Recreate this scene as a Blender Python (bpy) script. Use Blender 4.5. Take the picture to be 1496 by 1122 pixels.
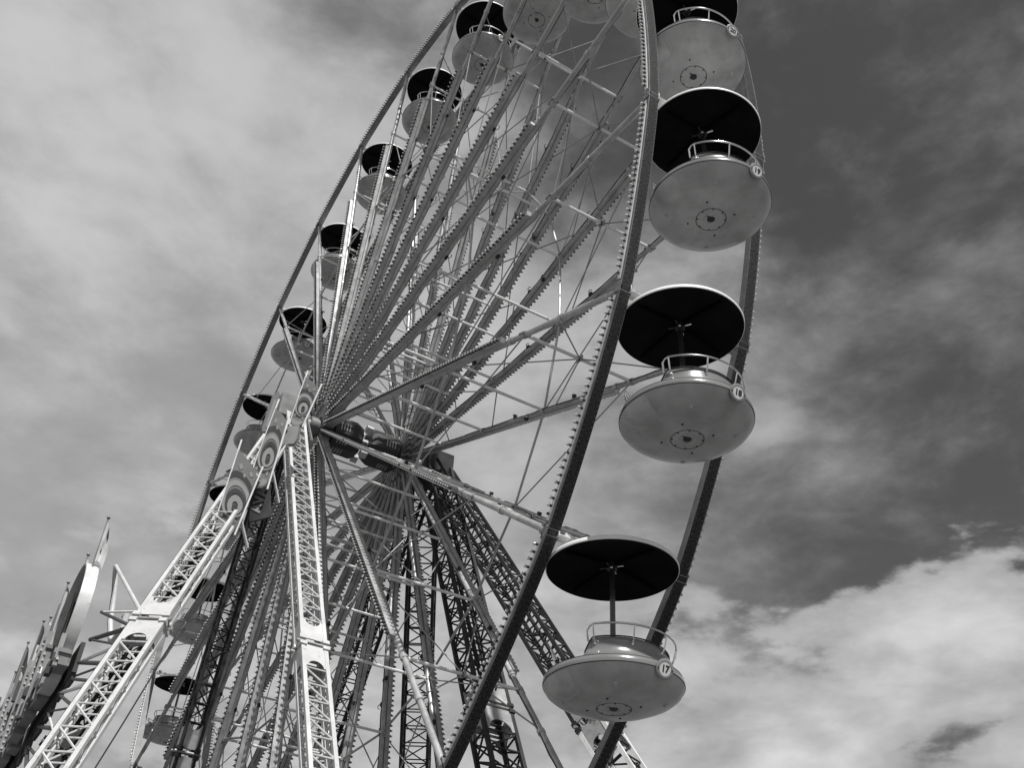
import bpy, math, random
from mathutils import Vector, Matrix
random.seed(7)
for o in list(bpy.data.objects): bpy.data.objects.remove(o)
S = bpy.context.scene
COL = S.collection
V = Vector
PI = math.pi
HZ = 19.1                       # height of the wheel's axle above the ground
R = 16.0                        # wheel radius, node to axle
NG = 24
PH = -0.369445
WH = 1.268                      # half distance between the two rims
HW = 1.331                      # half distance between the two hub flanges

# ------------------------------------------------------------------ camera
cd = bpy.data.cameras.new('camera')
cam = bpy.data.objects.new('camera', cd)
COL.objects.link(cam)
cam.matrix_world = (Matrix.Translation((24.7342, -8.7961, -17.4386 + HZ))
                    @ Matrix.Rotation(1.057955, 4, 'Z') @ Matrix.Rotation(2.232108, 4, 'X')
                    @ Matrix.Rotation(0.062645, 4, 'Z'))
cd.sensor_fit = 'HORIZONTAL'
cd.sensor_width = 36.0
cd.lens = 1487.4 / 1496 * 36
cd.clip_start = 0.1
cd.clip_end = 5000
S.camera = cam

# ------------------------------------------------------------------ sun, sky, exposure
SUN_EL, SUN_AZ = math.radians(58), math.radians(-6)
sd = V((math.cos(SUN_EL) * math.cos(SUN_AZ), math.cos(SUN_EL) * math.sin(SUN_AZ), math.sin(SUN_EL)))
sl = bpy.data.lights.new('sun', 'SUN')
sl.energy = 5.0
sl.angle = math.radians(0.5)
sl.color = (1.0, 0.99, 0.98)
sun = bpy.data.objects.new('sun', sl)
COL.objects.link(sun)
sun.rotation_euler = sd.to_track_quat('Z', 'Y').to_euler()
sun.location = (40, -10, 60)

world = bpy.data.worlds.new('World')
S.world = world
world.use_nodes = True
nt = world.node_tree
nt.nodes.clear()
N = nt.nodes.new
L = nt.links.new


def math_node(op, a, b=None, clamp=False):
    n = N('ShaderNodeMath')
    n.operation = op
    n.use_clamp = clamp
    for i, v in enumerate((a, b)):
        if v is None:
            continue
        if isinstance(v, (int, float)):
            n.inputs[i].default_value = v
        else:
            L(v, n.inputs[i])
    return n.outputs[0]


sky = N('ShaderNodeTexSky')
sky.sky_type = 'NISHITA'
sky.sun_disc = False
sky.sun_elevation = SUN_EL
sky.sun_rotation = PI / 2 - SUN_AZ
sky.air_density = 1.0
sky.dust_density = 0.6
sep = N('ShaderNodeSeparateColor')
L(sky.outputs[0], sep.inputs[0])
clear = math_node('MULTIPLY', sep.outputs[0], 0.80)          # the sky as red-filtered film sees it
tc = N('ShaderNodeTexCoord')
mp = N('ShaderNodeMapping')
mp.inputs['Rotation'].default_value = (0.35, -0.25, 0.9)
mp.inputs['Scale'].default_value = (1.0, 1.0, 1.9)
L(tc.outputs['Generated'], mp.inputs[0])


def noise(scale, detail, rough, dist, loc=0.0):
    n = N('ShaderNodeTexNoise')
    n.noise_dimensions = '4D'
    n.inputs['W'].default_value = loc
    n.inputs['Scale'].default_value = scale
    n.inputs['Detail'].default_value = detail
    n.inputs['Roughness'].default_value = rough
    n.inputs['Distortion'].default_value = dist
    L(mp.outputs[0], n.inputs['Vector'])
    return n.outputs[0]


def ramp(val, lo, hi):
    n = N('ShaderNodeMapRange')
    n.interpolation_type = 'SMOOTHSTEP'
    n.inputs['From Min'].default_value = lo
    n.inputs['From Max'].default_value = hi
    L(val, n.inputs['Value'])
    return n.outputs[0]


big = noise(2.3, 9.0, 0.52, 0.15, 6.1)
wis = noise(7.0, 10.0, 0.58, 0.2, 5.1)
fin = noise(22.0, 6.0, 0.6, 0.2, 1.7)
# cover grows from the clear part of the sky towards the overcast one
dotn = N('ShaderNodeVectorMath')
dotn.operation = 'DOT_PRODUCT'
L(tc.outputs['Generated'], dotn.inputs[0])
dotn.inputs[1].default_value = (-0.686, -0.53, -0.434)
cover = dotn.outputs['Value']
mixv = math_node('ADD', math_node('MULTIPLY', big, 0.72), math_node('MULTIPLY', wis, 0.34))
mixv = math_node('ADD', mixv, math_node('MULTIPLY', cover, 0.80))
dens = ramp(mixv, 0.30, 0.59)
thick = ramp(math_node('ADD', math_node('MULTIPLY', big, 0.5), math_node('MULTIPLY', wis, 0.5)), 0.40, 0.66)
lum = math_node('ADD', math_node('MULTIPLY', thick, 2.6), 2.7)
lum = math_node('ADD', lum, math_node('MULTIPLY', cover, 2.2))
lum = math_node('ADD', lum, math_node('MULTIPLY', math_node('SUBTRACT', fin, 0.5), 0.5))
veil = math_node('ADD', math_node('MULTIPLY', noise(4.6, 9.0, 0.6, 0.35, 8.2), 0.65), math_node('MULTIPLY', noise(12.0, 8.0, 0.6, 0.2, 3.3), 0.35))
clear = math_node('ADD', clear, math_node('MULTIPLY', ramp(veil, 0.46, 0.70), 1.35))
mx = N('ShaderNodeMix')
mx.data_type = 'FLOAT'
L(dens, mx.inputs[0])
L(clear, mx.inputs[2])
L(lum, mx.inputs[3])
# low banks of cumulus near the horizon
sepd = N('ShaderNodeSeparateXYZ')
L(tc.outputs['Generated'], sepd.inputs[0])
el = sepd.outputs['Z']
mp2 = N('ShaderNodeMapping')
mp2.inputs['Location'].default_value = (7.9, 2.2, 1.3)
mp2.inputs['Scale'].default_value = (1.0, 1.0, 2.1)
L(tc.outputs['Generated'], mp2.inputs[0])


def noise2(scale, detail, rough, w):
    n = N('ShaderNodeTexNoise')
    n.noise_dimensions = '4D'
    n.inputs['W'].default_value = w
    n.inputs['Scale'].default_value = scale
    n.inputs['Detail'].default_value = detail
    n.inputs['Roughness'].default_value = rough
    n.inputs['Distortion'].default_value = 0.15
    L(mp2.outputs[0], n.inputs['Vector'])
    return n.outputs[0]


cu = math_node('ADD', math_node('MULTIPLY', noise2(5.2, 12.0, 0.52, 0.4), 0.75), math_node('MULTIPLY', noise2(13.0, 8.0, 0.55, 3.0), 0.25))
lowm = N('ShaderNodeMapRange')
lowm.interpolation_type = 'SMOOTHSTEP'
lowm.inputs['From Min'].default_value = 0.60
lowm.inputs['From Max'].default_value = 0.40
lowm.inputs['To Min'].default_value = -0.22
lowm.inputs['To Max'].default_value = 0.07
L(el, lowm.inputs['Value'])
cu = math_node('ADD', cu, lowm.outputs[0])
cmask = ramp(cu, 0.49, 0.545)
body = ramp(cu, 0.50, 0.72)
clum = math_node('ADD', math_node('MULTIPLY', body, 2.2), 4.0)
clum = math_node('ADD', clum, math_node('MULTIPLY', math_node('SUBTRACT', noise2(8.0, 10.0, 0.58, 7.7), 0.5), 6.5))
mx2 = N('ShaderNodeMix')
mx2.data_type = 'FLOAT'
L(cmask, mx2.inputs[0])
L(mx.outputs[0], mx2.inputs[2])
L(clum, mx2.inputs[3])
bg = N('ShaderNodeBackground')
bg.inputs['Strength'].default_value = 0.10
L(mx2.outputs[0], bg.inputs['Color'])
out = N('ShaderNodeOutputWorld')
L(bg.outputs[0], out.inputs[0])

S.view_settings.view_transform = 'Standard'
S.view_settings.look = 'None'
S.view_settings.exposure = 0.0
S.view_settings.gamma = 1.0
S.view_settings.use_curve_mapping = False


# ------------------------------------------------------------------ materials (all greys: the place as black and white film shows it)
def mat(name, c, rough=0.5, metal=0.0, var=0.15, scale=3.0, coat=0.0, streak=0.0, bump=0.02, spec=0.5, spot_scale=30.0):
    m = bpy.data.materials.new(name)
    m.use_nodes = True
    t = m.node_tree
    b = t.nodes['Principled BSDF']
    tc = t.nodes.new('ShaderNodeTexCoord')
    oi = t.nodes.new('ShaderNodeObjectInfo')
    mu = t.nodes.new('ShaderNodeMath')
    mu.operation = 'MULTIPLY'
    mu.inputs[1].default_value = 40.0
    t.links.new(oi.outputs['Random'], mu.inputs[0])
    va = t.nodes.new('ShaderNodeVectorMath')
    va.operation = 'ADD'
    t.links.new(tc.outputs['Object'], va.inputs[0])
    t.links.new(mu.outputs[0], va.inputs[1])
    n1 = t.nodes.new('ShaderNodeTexNoise')
    n1.inputs['Scale'].default_value = scale
    n1.inputs['Detail'].default_value = 8
    n1.inputs['Roughness'].default_value = 0.6
    t.links.new(va.outputs[0], n1.inputs['Vector'])
    rp = t.nodes.new('ShaderNodeValToRGB')
    lo, hi = c * (1 - var), min(c * (1 + var), 0.92)
    rp.color_ramp.elements[0].color = (lo, lo, lo, 1)
    rp.color_ramp.elements[1].color = (hi, hi, hi, 1)
    rp.color_ramp.elements[0].position = 0.35
    rp.color_ramp.elements[1].position = 0.65
    t.links.new(n1.outputs[0], rp.inputs[0])
    col = rp.outputs[0]
    if streak > 0:
        n2 = t.nodes.new('ShaderNodeTexNoise')
        n2.inputs['Scale'].default_value = spot_scale
        n2.inputs['Detail'].default_value = 3
        t.links.new(va.outputs[0], n2.inputs['Vector'])
        r2 = t.nodes.new('ShaderNodeMapRange')
        r2.inputs['From Min'].default_value = 0.60
        r2.inputs['From Max'].default_value = 0.74
        r2.inputs['To Max'].default_value = streak
        t.links.new(n2.outputs[0], r2.inputs['Value'])
        mxn = t.nodes.new('ShaderNodeMix')
        mxn.data_type = 'RGBA'
        t.links.new(r2.outputs[0], mxn.inputs[0])
        t.links.new(col, mxn.inputs[6])
        d = c * 0.25
        mxn.inputs[7].default_value = (d, d, d, 1)
        col = mxn.outputs[2]
    t.links.new(col, b.inputs['Base Color'])
    b.inputs['Metallic'].default_value = metal
    b.inputs['Specular IOR Level'].default_value = spec
    rr = t.nodes.new('ShaderNodeMapRange')
    rr.inputs['To Min'].default_value = max(rough - 0.1, 0.03)
    rr.inputs['To Max'].default_value = min(rough + 0.12, 1)
    t.links.new(n1.outputs[0], rr.inputs['Value'])
    t.links.new(rr.outputs[0], b.inputs['Roughness'])
    b.inputs['Coat Weight'].default_value = coat
    b.inputs['Coat Roughness'].default_value = 0.08
    if bump:
        bp = t.nodes.new('ShaderNodeBump')
        bp.inputs['Strength'].default_value = 0.25
        bp.inputs['Distance'].default_value = bump
        n3 = t.nodes.new('ShaderNodeTexNoise')
        n3.inputs['Scale'].default_value = scale * 5
        n3.inputs['Detail'].default_value = 4
        t.links.new(va.outputs[0], n3.inputs['Vector'])
        t.links.new(n3.outputs[0], bp.inputs['Height'])
        t.links.new(bp.outputs[0], b.inputs['Normal'])
    return m


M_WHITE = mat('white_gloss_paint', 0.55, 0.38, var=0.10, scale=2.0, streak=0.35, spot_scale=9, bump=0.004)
M_TUBE = mat('spoke_paint', 0.42, 0.36, metal=0.30, var=0.22, scale=2.5, streak=0.5, spot_scale=6, bump=0.004)
M_RIM = mat('rim_paint', 0.20, 0.42, spec=0.4, var=0.25, scale=3.0, streak=0.3, spot_scale=12, bump=0.006)
M_TREAD = mat('rim_tread_mesh', 0.040, 0.8, spec=0.15, var=0.5, scale=26, streak=0.5, spot_scale=40, bump=0.02)
M_BAR = mat('cross_bar_paint', 0.78, 0.35, var=0.12, scale=3, streak=0.25, spot_scale=10, bump=0.003)
M_ROD = mat('galvanised_rod', 0.32, 0.45, metal=0.3, var=0.2, scale=4, bump=0)
M_BACK = mat('dark_leg_tone', 0.035, 0.55, spec=0.2, var=0.25, scale=3, streak=0.35, spot_scale=9, bump=0.004)  # near-black tone for the rear frame and the front frame's far legs
M_SHELL = mat('gondola_grey_enamel', 0.40, 0.40, var=0.16, scale=2.6, coat=0.1, streak=0.16, spot_scale=4.5, bump=0.003)
M_BAND = mat('gondola_wall_enamel', 0.19, 0.20, var=0.08, scale=2.0, coat=0.9, bump=0.0)
M_DARK = mat('black_paint', 0.018, 0.5, var=0.3, scale=3, bump=0.004)
M_SEAM = mat('black_rubber_seam', 0.02, 0.6, bump=0)
M_MAST = mat('mast_dark_gloss', 0.03, 0.22, var=0.2, coat=0.6, bump=0)
M_ROOF = mat('white_canopy_paint', 0.80, 0.4, var=0.05, bump=0.003)
M_LINING = mat('dark_roof_lining', 0.009, 0.9, spec=0.05, var=0.3, scale=2, bump=0)
M_RIBD = mat('dark_roof_rib', 0.003, 0.8, spec=0.05, var=0.2, bump=0)
M_CHROME = mat('polished_steel', 0.75, 0.14, metal=1.0, var=0.05, bump=0)
M_SOCKET = mat('lamp_socket', 0.05, 0.5, bump=0)
M_LAMP = mat('unlit_frosted_bulb', 0.62, 0.12, var=0.05, bump=0, coat=0.5)
M_PLATE = mat('number_plate_rim', 0.22, 0.3, bump=0, coat=0.5)
M_DIAL = mat('number_plate_face', 0.62, 0.35, var=0.04, bump=0)
M_INK = mat('black_ink', 0.015, 0.5, bump=0)
M_BOARD = mat('sign_board_grey', 0.19, 0.35, var=0.10, scale=1.5, coat=0.4, bump=0.002)
M_BOARDD = mat('sign_board_dark_ring', 0.055, 0.35, var=0.15, coat=0.4, bump=0)
M_BOARDW = mat('sign_board_pale', 0.30, 0.35, var=0.08, coat=0.4, bump=0)
M_FACADE = mat('facade_pale_paint', 0.22, 0.4, var=0.15, scale=1.8, streak=0.5, spot_scale=4, bump=0.004)
M_FACDK = mat('facade_dark_back', 0.05, 0.6, var=0.3, scale=2, bump=0.004)
M_FLAGW = mat('pale_flag_cloth', 0.55, 0.8, var=0.2, scale=2, bump=0)
M_FLAGD = mat('dark_flag_cloth', 0.05, 0.85, var=0.3, scale=3, bump=0)
M_DRUM = mat('hub_drum_paint', 0.025, 0.5, var=0.35, scale=1.3, bump=0.004)
M_GROUND = mat('fairground_asphalt', 0.10, 0.9, var=0.25, scale=0.35, streak=0.3, spot_scale=1.2, bump=0.05)


# ------------------------------------------------------------------ mesh helpers
class MB:
    def __init__(s):
        s.v, s.f, s.m, s.sm, s.mats = [], [], [], [], []

    def mi(s, m):
        if m not in s.mats:
            s.mats.append(m)
        return s.mats.index(m)

    def add(s, vs, fs, m, smooth=True):
        b = len(s.v)
        s.v += [tuple(v) for v in vs]
        i = s.mi(m)
        for f in fs:
            s.f.append([b + k for k in f])
            s.m.append(i)
            s.sm.append(smooth)

    def box(s, c, h, m, rot=None):
        c = V(c)
        vs = []
        for x in (-1, 1):
            for y in (-1, 1):
                for z in (-1, 1):
                    p = V((x * h[0], y * h[1], z * h[2]))
                    if rot is not None:
                        p = rot @ p
                    vs.append(c + p)
        s.add(vs, [(0, 1, 3, 2), (4, 6, 7, 5), (0, 4, 5, 1), (2, 3, 7, 6), (0, 2, 6, 4), (1, 5, 7, 3)], m, False)

    def beam(s, a, b, w, h, m, up=(0, 0, 1)):
        a, b = V(a), V(b)
        d = (b - a).normalized()
        u = V(up)
        x = d.cross(u)
        if x.length < 1e-4:
            x = d.cross(V((1, 0, 0)))
        x.normalize()
        y = x.cross(d).normalized()
        rot = Matrix((x, d, y)).transposed()
        s.box((a + b) / 2, (w / 2, (b - a).length / 2, h / 2), m, rot)

    def tube(s, a, b, r, m, n=8, r2=None, cap=True):
        a, b = V(a), V(b)
        s.path([a, b], r, m, n, r2=r2, cap=cap)

    def path(s, pts, r, m, n=8, closed=False, r2=None, cap=True):
        pts = [V(p) for p in pts]
        K = len(pts)
        vs = []
        prev = None
        for i, p in enumerate(pts):
            if closed:
                d = pts[(i + 1) % K] - pts[i - 1]
            else:
                d = pts[min(i + 1, K - 1)] - pts[max(i - 1, 0)]
            d.normalize()
            if prev is None:
                x = d.cross(V((0, 0, 1)))
                if x.length < 1e-3:
                    x = d.cross(V((1, 0, 0)))
            else:
                x = prev - d * prev.dot(d)
            x.normalize()
            prev = x
            y = d.cross(x)
            rr = r if r2 is None else r + (r2 - r) * i / (K - 1)
            for k in range(n):
                a = 2 * PI * k / n
                vs.append(p + x * math.cos(a) * rr + y * math.sin(a) * rr)
        fs = []
        for i in range(K if closed else K - 1):
            j = (i + 1) % K
            for k in range(n):
                l = (k + 1) % n
                fs.append((i * n + k, j * n + k, j * n + l, i * n + l))
        if cap and not closed:
            fs.append(tuple(range(n)))
            fs.append(tuple(reversed(range((K - 1) * n, K * n))))
        s.add(vs, fs, m)

    def lathe(s, prof, m, n=48, a0=0.0, a1=2 * PI, c=(0, 0, 0), flip=False):
        full = abs(a1 - a0 - 2 * PI) < 1e-6
        cols = n if full else n + 1
        vs = []
        for i in range(cols):
            a = a0 + (a1 - a0) * i / n
            for r, z in prof:
                vs.append((c[0] + r * math.cos(a), c[1] + r * math.sin(a), c[2] + z))
        P = len(prof)
        fs = []
        for i in range(n):
            j = (i + 1) % cols
            for k in range(P - 1):
                q = (i * P + k, j * P + k, j * P + k + 1, i * P + k + 1)
                fs.append(tuple(reversed(q)) if flip else q)
        s.add(vs, fs, m)

    def ball(s, c, r, m, n=6, rings=4, sq=1.0):
        c = V(c)
        vs = [c + V((0, 0, -r * sq))]
        for i in range(1, rings):
            t = PI * i / rings
            for k in range(n):
                a = 2 * PI * k / n
                vs.append(c + V((r * math.sin(t) * math.cos(a), r * math.sin(t) * math.sin(a), -r * sq * math.cos(t))))
        vs.append(c + V((0, 0, r * sq)))
        fs = [(0, 1 + (k + 1) % n, 1 + k) for k in range(n)]
        for i in range(rings - 2):
            for k in range(n):
                l = (k + 1) % n
                fs.append((1 + i * n + k, 1 + i * n + l, 1 + (i + 1) * n + l, 1 + (i + 1) * n + k))
        b = 1 + (rings - 2) * n
        e = len(vs) - 1
        fs += [(b + k, b + (k + 1) % n, e) for k in range(n)]
        s.add(vs, fs, m)

    def mesh(s, name, angle=35):
        me = bpy.data.meshes.new(name)
        me.from_pydata(s.v, [], s.f)
        for m in s.mats:
            me.materials.append(m)
        me.polygons.foreach_set('material_index', s.m)
        me.polygons.foreach_set('use_smooth', s.sm)
        me.update()
        me.set_sharp_from_angle(angle=math.radians(angle))
        return me


WM = {}


def link(name, data, parent=None, mw=None, label=None, cat=None, group=None, kind=None):
    o = bpy.data.objects.new(name, data)
    COL.objects.link(o)
    mw = mw or Matrix.Identity(4)
    if parent is not None:
        o.parent = parent
        o.matrix_basis = WM[parent].inverted() @ mw
    else:
        o.matrix_basis = mw
    WM[o] = mw
    for k, v in (('label', label), ('category', cat), ('group', group), ('kind', kind)):
        if v:
            o[k] = v
    return o


def thing(name, loc, label, cat, group=None):
    return link(name, None, None, Matrix.Translation(loc), label, cat, group)


def frame(o, x, y):
    x = V(x).normalized()
    y = V(y)
    z = x.cross(y).normalized()
    y = z.cross(x)
    m = Matrix((x, y, z)).transposed().to_4x4()
    m.translation = V(o)
    return m


def seg_matrix(a, b):
    """unit z-tube stretched from a to b"""
    a, b = V(a), V(b)
    d = b - a
    q = d.to_track_quat('Z', 'Y').to_matrix().to_4x4()
    return Matrix.Translation(a) @ q @ Matrix.Diagonal((1, 1, d.length, 1))


def unit_tube(name, r, m, n=7):
    b = MB()
    b.tube((0, 0, 0), (0, 0, 1), r, m, n)
    return b.mesh(name)


# ------------------------------------------------------------------ ground
g = MB()
g.add([(-1500, -1500, 0), (1500, -1500, 0), (1500, 1500, 0), (-1500, 1500, 0)], [(0, 1, 2, 3)], M_GROUND, False)
link('ground', g.mesh('ground'), kind='structure')

# ------------------------------------------------------------------ support frames
U_BRW = unit_tube('brace_pale', 0.021, M_WHITE, 6)
U_BRD = unit_tube('brace_dark', 0.024, M_BACK, 6)
HINGE_Z = 9.9


def arch_plate(b, o, u, d, w, h, m, sgn):
    """flat plate with a round bite; u across, d away from the hinge"""
    n = 12
    r = w * 0.40
    y0 = h
    vs, fs = [], []
    k0 = 0
    for i in range(n + 1):
        a = PI * i / n
        ox = -math.cos(a) * r
        inner = y0 - math.sin(a) * min(r, h * 0.72)
        vs.append(o + u * ox + d * inner)
        vs.append(o + u * (ox * 0.5 / 0.4 if i not in (0, n) else (-w / 2 if i == 0 else w / 2)) + d * 0.0)
    for i in range(n):
        fs.append((2 * i, 2 * i + 1, 2 * i + 3, 2 * i + 2))
    L0 = len(vs)
    vs.append(o + u * (-w / 2) + d * y0)
    vs.append(o + u * (w / 2) + d * y0)
    fs.append((0, 1, L0))
    fs.append((2 * n, L0 + 1, 2 * n + 1))
    nrm = u.cross(d).normalized() * 0.012
    m2 = len(vs)
    vs2 = [v + nrm for v in vs] + [v - nrm for v in vs]
    fs2 = fs + [tuple(m2 + i for i in reversed(f)) for f in fs]
    b.add(vs2, fs2, m, False)


def lattice_leg(parent, T, G, udir, wu, wv, pale, budget, pitch, label, core=False, chord_r=0.041, taper=1.0, lower_lit_tone=False):
    T, G = V(T), V(G)
    d = (G - T).normalized()
    u = V(udir) - d * V(udir).dot(d)
    u.normalize()
    v = d.cross(u).normalized()
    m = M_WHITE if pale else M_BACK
    Ln = (G - T).length
    th = (T.z - HINGE_Z) / (T.z - G.z) * Ln
    b = MB()
    cs = [(-1, -1), (1, -1), (1, 1), (-1, 1)]

    def P(i, t):
        k = taper + (1 - taper) * min(1.0, t / 2.5)
        return T + d * t + u * (cs[i][0] * wu / 2 * k) + v * (cs[i][1] * wv / 2 * k)
    for i in range(4):
        for t0, t1 in ((0, 2.5), (2.5, th - 0.06), (th + 0.06, Ln)):
            b.beam(P(i, t0), P(i, t1), chord_r * 2, chord_r * 2, M_BAR if (lower_lit_tone and t0 > th) else m, up=tuple(v))  # sunlit look of the stretch below the hinge put into a paler colour
    # hinge plates on the four faces, above and below the pin
    for sg in (-1, 1):
        for f in range(4):
            i, j = f, (f + 1) % 4
            o = (P(i, th) + P(j, th)) / 2
            uu = (P(j, th) - P(i, th))
            w = uu.length - chord_r * 2
            uu.normalize()
            n = uu.cross(d).normalized()
            arch_plate(b, o + d * sg * 0.1 + n * (chord_r * 0.5), uu, d * sg, w, 0.62, m if pale else M_TUBE, sg)
        for i in range(4):
            b.box(P(i, th) + d * sg * 0.09, (0.075, 0.075, 0.05), m, Matrix((u, v, d)).transposed())
    for sv in (-1, 1):
        b.tube(T + d * th - u * (wu / 2 + 0.12) + v * sv * (wv / 2), T + d * th + u * (wu / 2 + 0.12) + v * sv * (wv / 2), 0.04, M_ROD, 8)
    if core:
        b.tube(T + d * 1.5 + v * (-wv * .1), T + d * (th - 0.5), 0.055, m, 8)
    leg = link('support_leg', b.mesh('support_leg'), parent, Matrix.Translation(V((0, 0, 0))), label=label)
    segs = []
    for (s0, s1) in ((0.5, th - 0.75), (th + 0.75, Ln - 0.3)):
        n = max(1, round((s1 - s0) / pitch))
        for q in range(n):
            a0 = s0 + (s1 - s0) * q / n
            a1 = s0 + (s1 - s0) * (q + 1) / n
            for f in range(4):
                i, j = f, (f + 1) % 4
                if q == 0:
                    segs.append((P(i, a0), P(j, a0)))
                segs.append((P(i, a1), P(j, a1)))
                if pale:
                    segs.append((P(j, a0), P(i, a1)))
                else:
                    if q % 2:
                        segs.append((P(j, a0), P(i, a1)))
                    else:
                        segs.append((P(i, a0), P(j, a1)))
    cl = cam.matrix_world.translation
    ci = cam.matrix_world.inverted()

    def key(sg):
        c = (sg[0] + sg[1]) / 2
        q = ci @ c
        vis = abs(q.x / -q.z) < 0.53 and abs(q.y / -q.z) < 0.40
        return ((c - cl).length + (0 if vis else 100))
    segs.sort(key=key)
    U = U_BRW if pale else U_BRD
    for a, c in segs[:budget]:
        link('brace', U, leg, seg_matrix(a, c))
    rest = segs[budget:]
    if rest:
        rb = MB()
        for a, c in rest:
            rb.tube(a, c, 0.021, m, 5, cap=False)
        link('brace_lattice', rb.mesh('brace_lattice'), leg, kind='stuff')
    return leg


fA = thing('support_frame', (0, -2.3, 0), 'white four legged lattice support frame in front of the wheel, carrying the swirl boards', 'support frame', 'lattice frames carrying the wheel axle')
fB = thing('support_frame', (0, 2.3, 0), 'dark four legged lattice support frame seen behind the wheel, lower centre', 'support frame', 'lattice frames carrying the wheel axle')
YT = 2.35
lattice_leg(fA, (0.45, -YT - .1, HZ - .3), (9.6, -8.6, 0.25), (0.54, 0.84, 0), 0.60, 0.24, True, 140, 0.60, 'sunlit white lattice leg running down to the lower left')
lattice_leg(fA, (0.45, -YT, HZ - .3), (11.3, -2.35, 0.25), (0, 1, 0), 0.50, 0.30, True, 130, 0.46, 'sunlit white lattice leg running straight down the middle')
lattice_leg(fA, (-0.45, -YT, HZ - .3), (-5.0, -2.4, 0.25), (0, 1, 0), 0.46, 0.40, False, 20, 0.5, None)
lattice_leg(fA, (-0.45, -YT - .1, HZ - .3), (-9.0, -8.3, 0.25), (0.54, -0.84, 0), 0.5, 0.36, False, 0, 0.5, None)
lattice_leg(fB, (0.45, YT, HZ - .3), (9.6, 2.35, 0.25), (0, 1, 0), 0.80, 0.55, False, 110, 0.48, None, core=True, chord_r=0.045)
lattice_leg(fB, (0.45, YT + .1, HZ - .3), (11.6, 7.0, 0.25), (0.4, -0.9, 0), 0.80, 0.60, False, 130, 0.48, 'dark lattice leg running to the lower right past the lowest gondola', core=True, chord_r=0.045, lower_lit_tone=True)
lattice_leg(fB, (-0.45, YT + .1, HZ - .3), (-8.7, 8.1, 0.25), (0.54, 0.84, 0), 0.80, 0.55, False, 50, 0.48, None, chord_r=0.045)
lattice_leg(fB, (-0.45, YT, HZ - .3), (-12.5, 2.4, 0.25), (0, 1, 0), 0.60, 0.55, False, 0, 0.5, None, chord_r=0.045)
for f_, s in ((fA, -1), (fB, 1)):
    b = MB()
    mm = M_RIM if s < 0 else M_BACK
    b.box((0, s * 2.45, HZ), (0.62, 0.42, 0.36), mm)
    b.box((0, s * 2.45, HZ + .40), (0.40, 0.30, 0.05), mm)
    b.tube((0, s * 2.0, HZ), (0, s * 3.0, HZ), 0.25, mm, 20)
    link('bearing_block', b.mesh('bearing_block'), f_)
    b = MB()
    for q in range(8):
        a = 2 * PI * q / 8
        b.tube((math.cos(a) * .18, s * 3.0, HZ + math.sin(a) * .18), (math.cos(a) * .18, s * 3.04, HZ + math.sin(a) * .18), 0.025, M_ROD, 6)
    link('bearing_bolts', b.mesh('bearing_bolts'), f_, kind='stuff')
    b = MB()
    for a, c in (((9.6, -8.6), (11.3, -2.35)), ((-5, -2.4), (-9, -8.3)), ((9.6, -8.6), (-9, -8.3)), ((11.3, -2.35), (-5, -2.4))) if s < 0 else (((9.6, 2.35), (11.6, 7)), ((-8.7, 8.1), (-12.5, 2.4)), ((9.6, 2.35), (-12.5, 2.4)), ((11.6, 7), (-8.7, 8.1))):
        b.beam((a[0], a[1], 0.2), (c[0], c[1], 0.2), 0.4, 0.3, mm)
    link('base_beam', b.mesh('base_beam'), f_)

# ------------------------------------------------------------------ the wheel
wheel = thing('ferris_wheel', (0, 0, HZ), 'large double rimmed Ferris wheel with bulb lined spokes, gondolas hung between its rims', 'Ferris wheel')
HC = V((0, 0, HZ))


def rad(k):
    t = PH + 2 * PI * (k - 18) / NG
    return V((math.cos(t), 0, math.sin(t)))


def node(k, s, r=1.0):
    return HC + rad(k) * (R * r) + V((0, s * (HW + (WH - HW) * r), 0))


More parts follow.
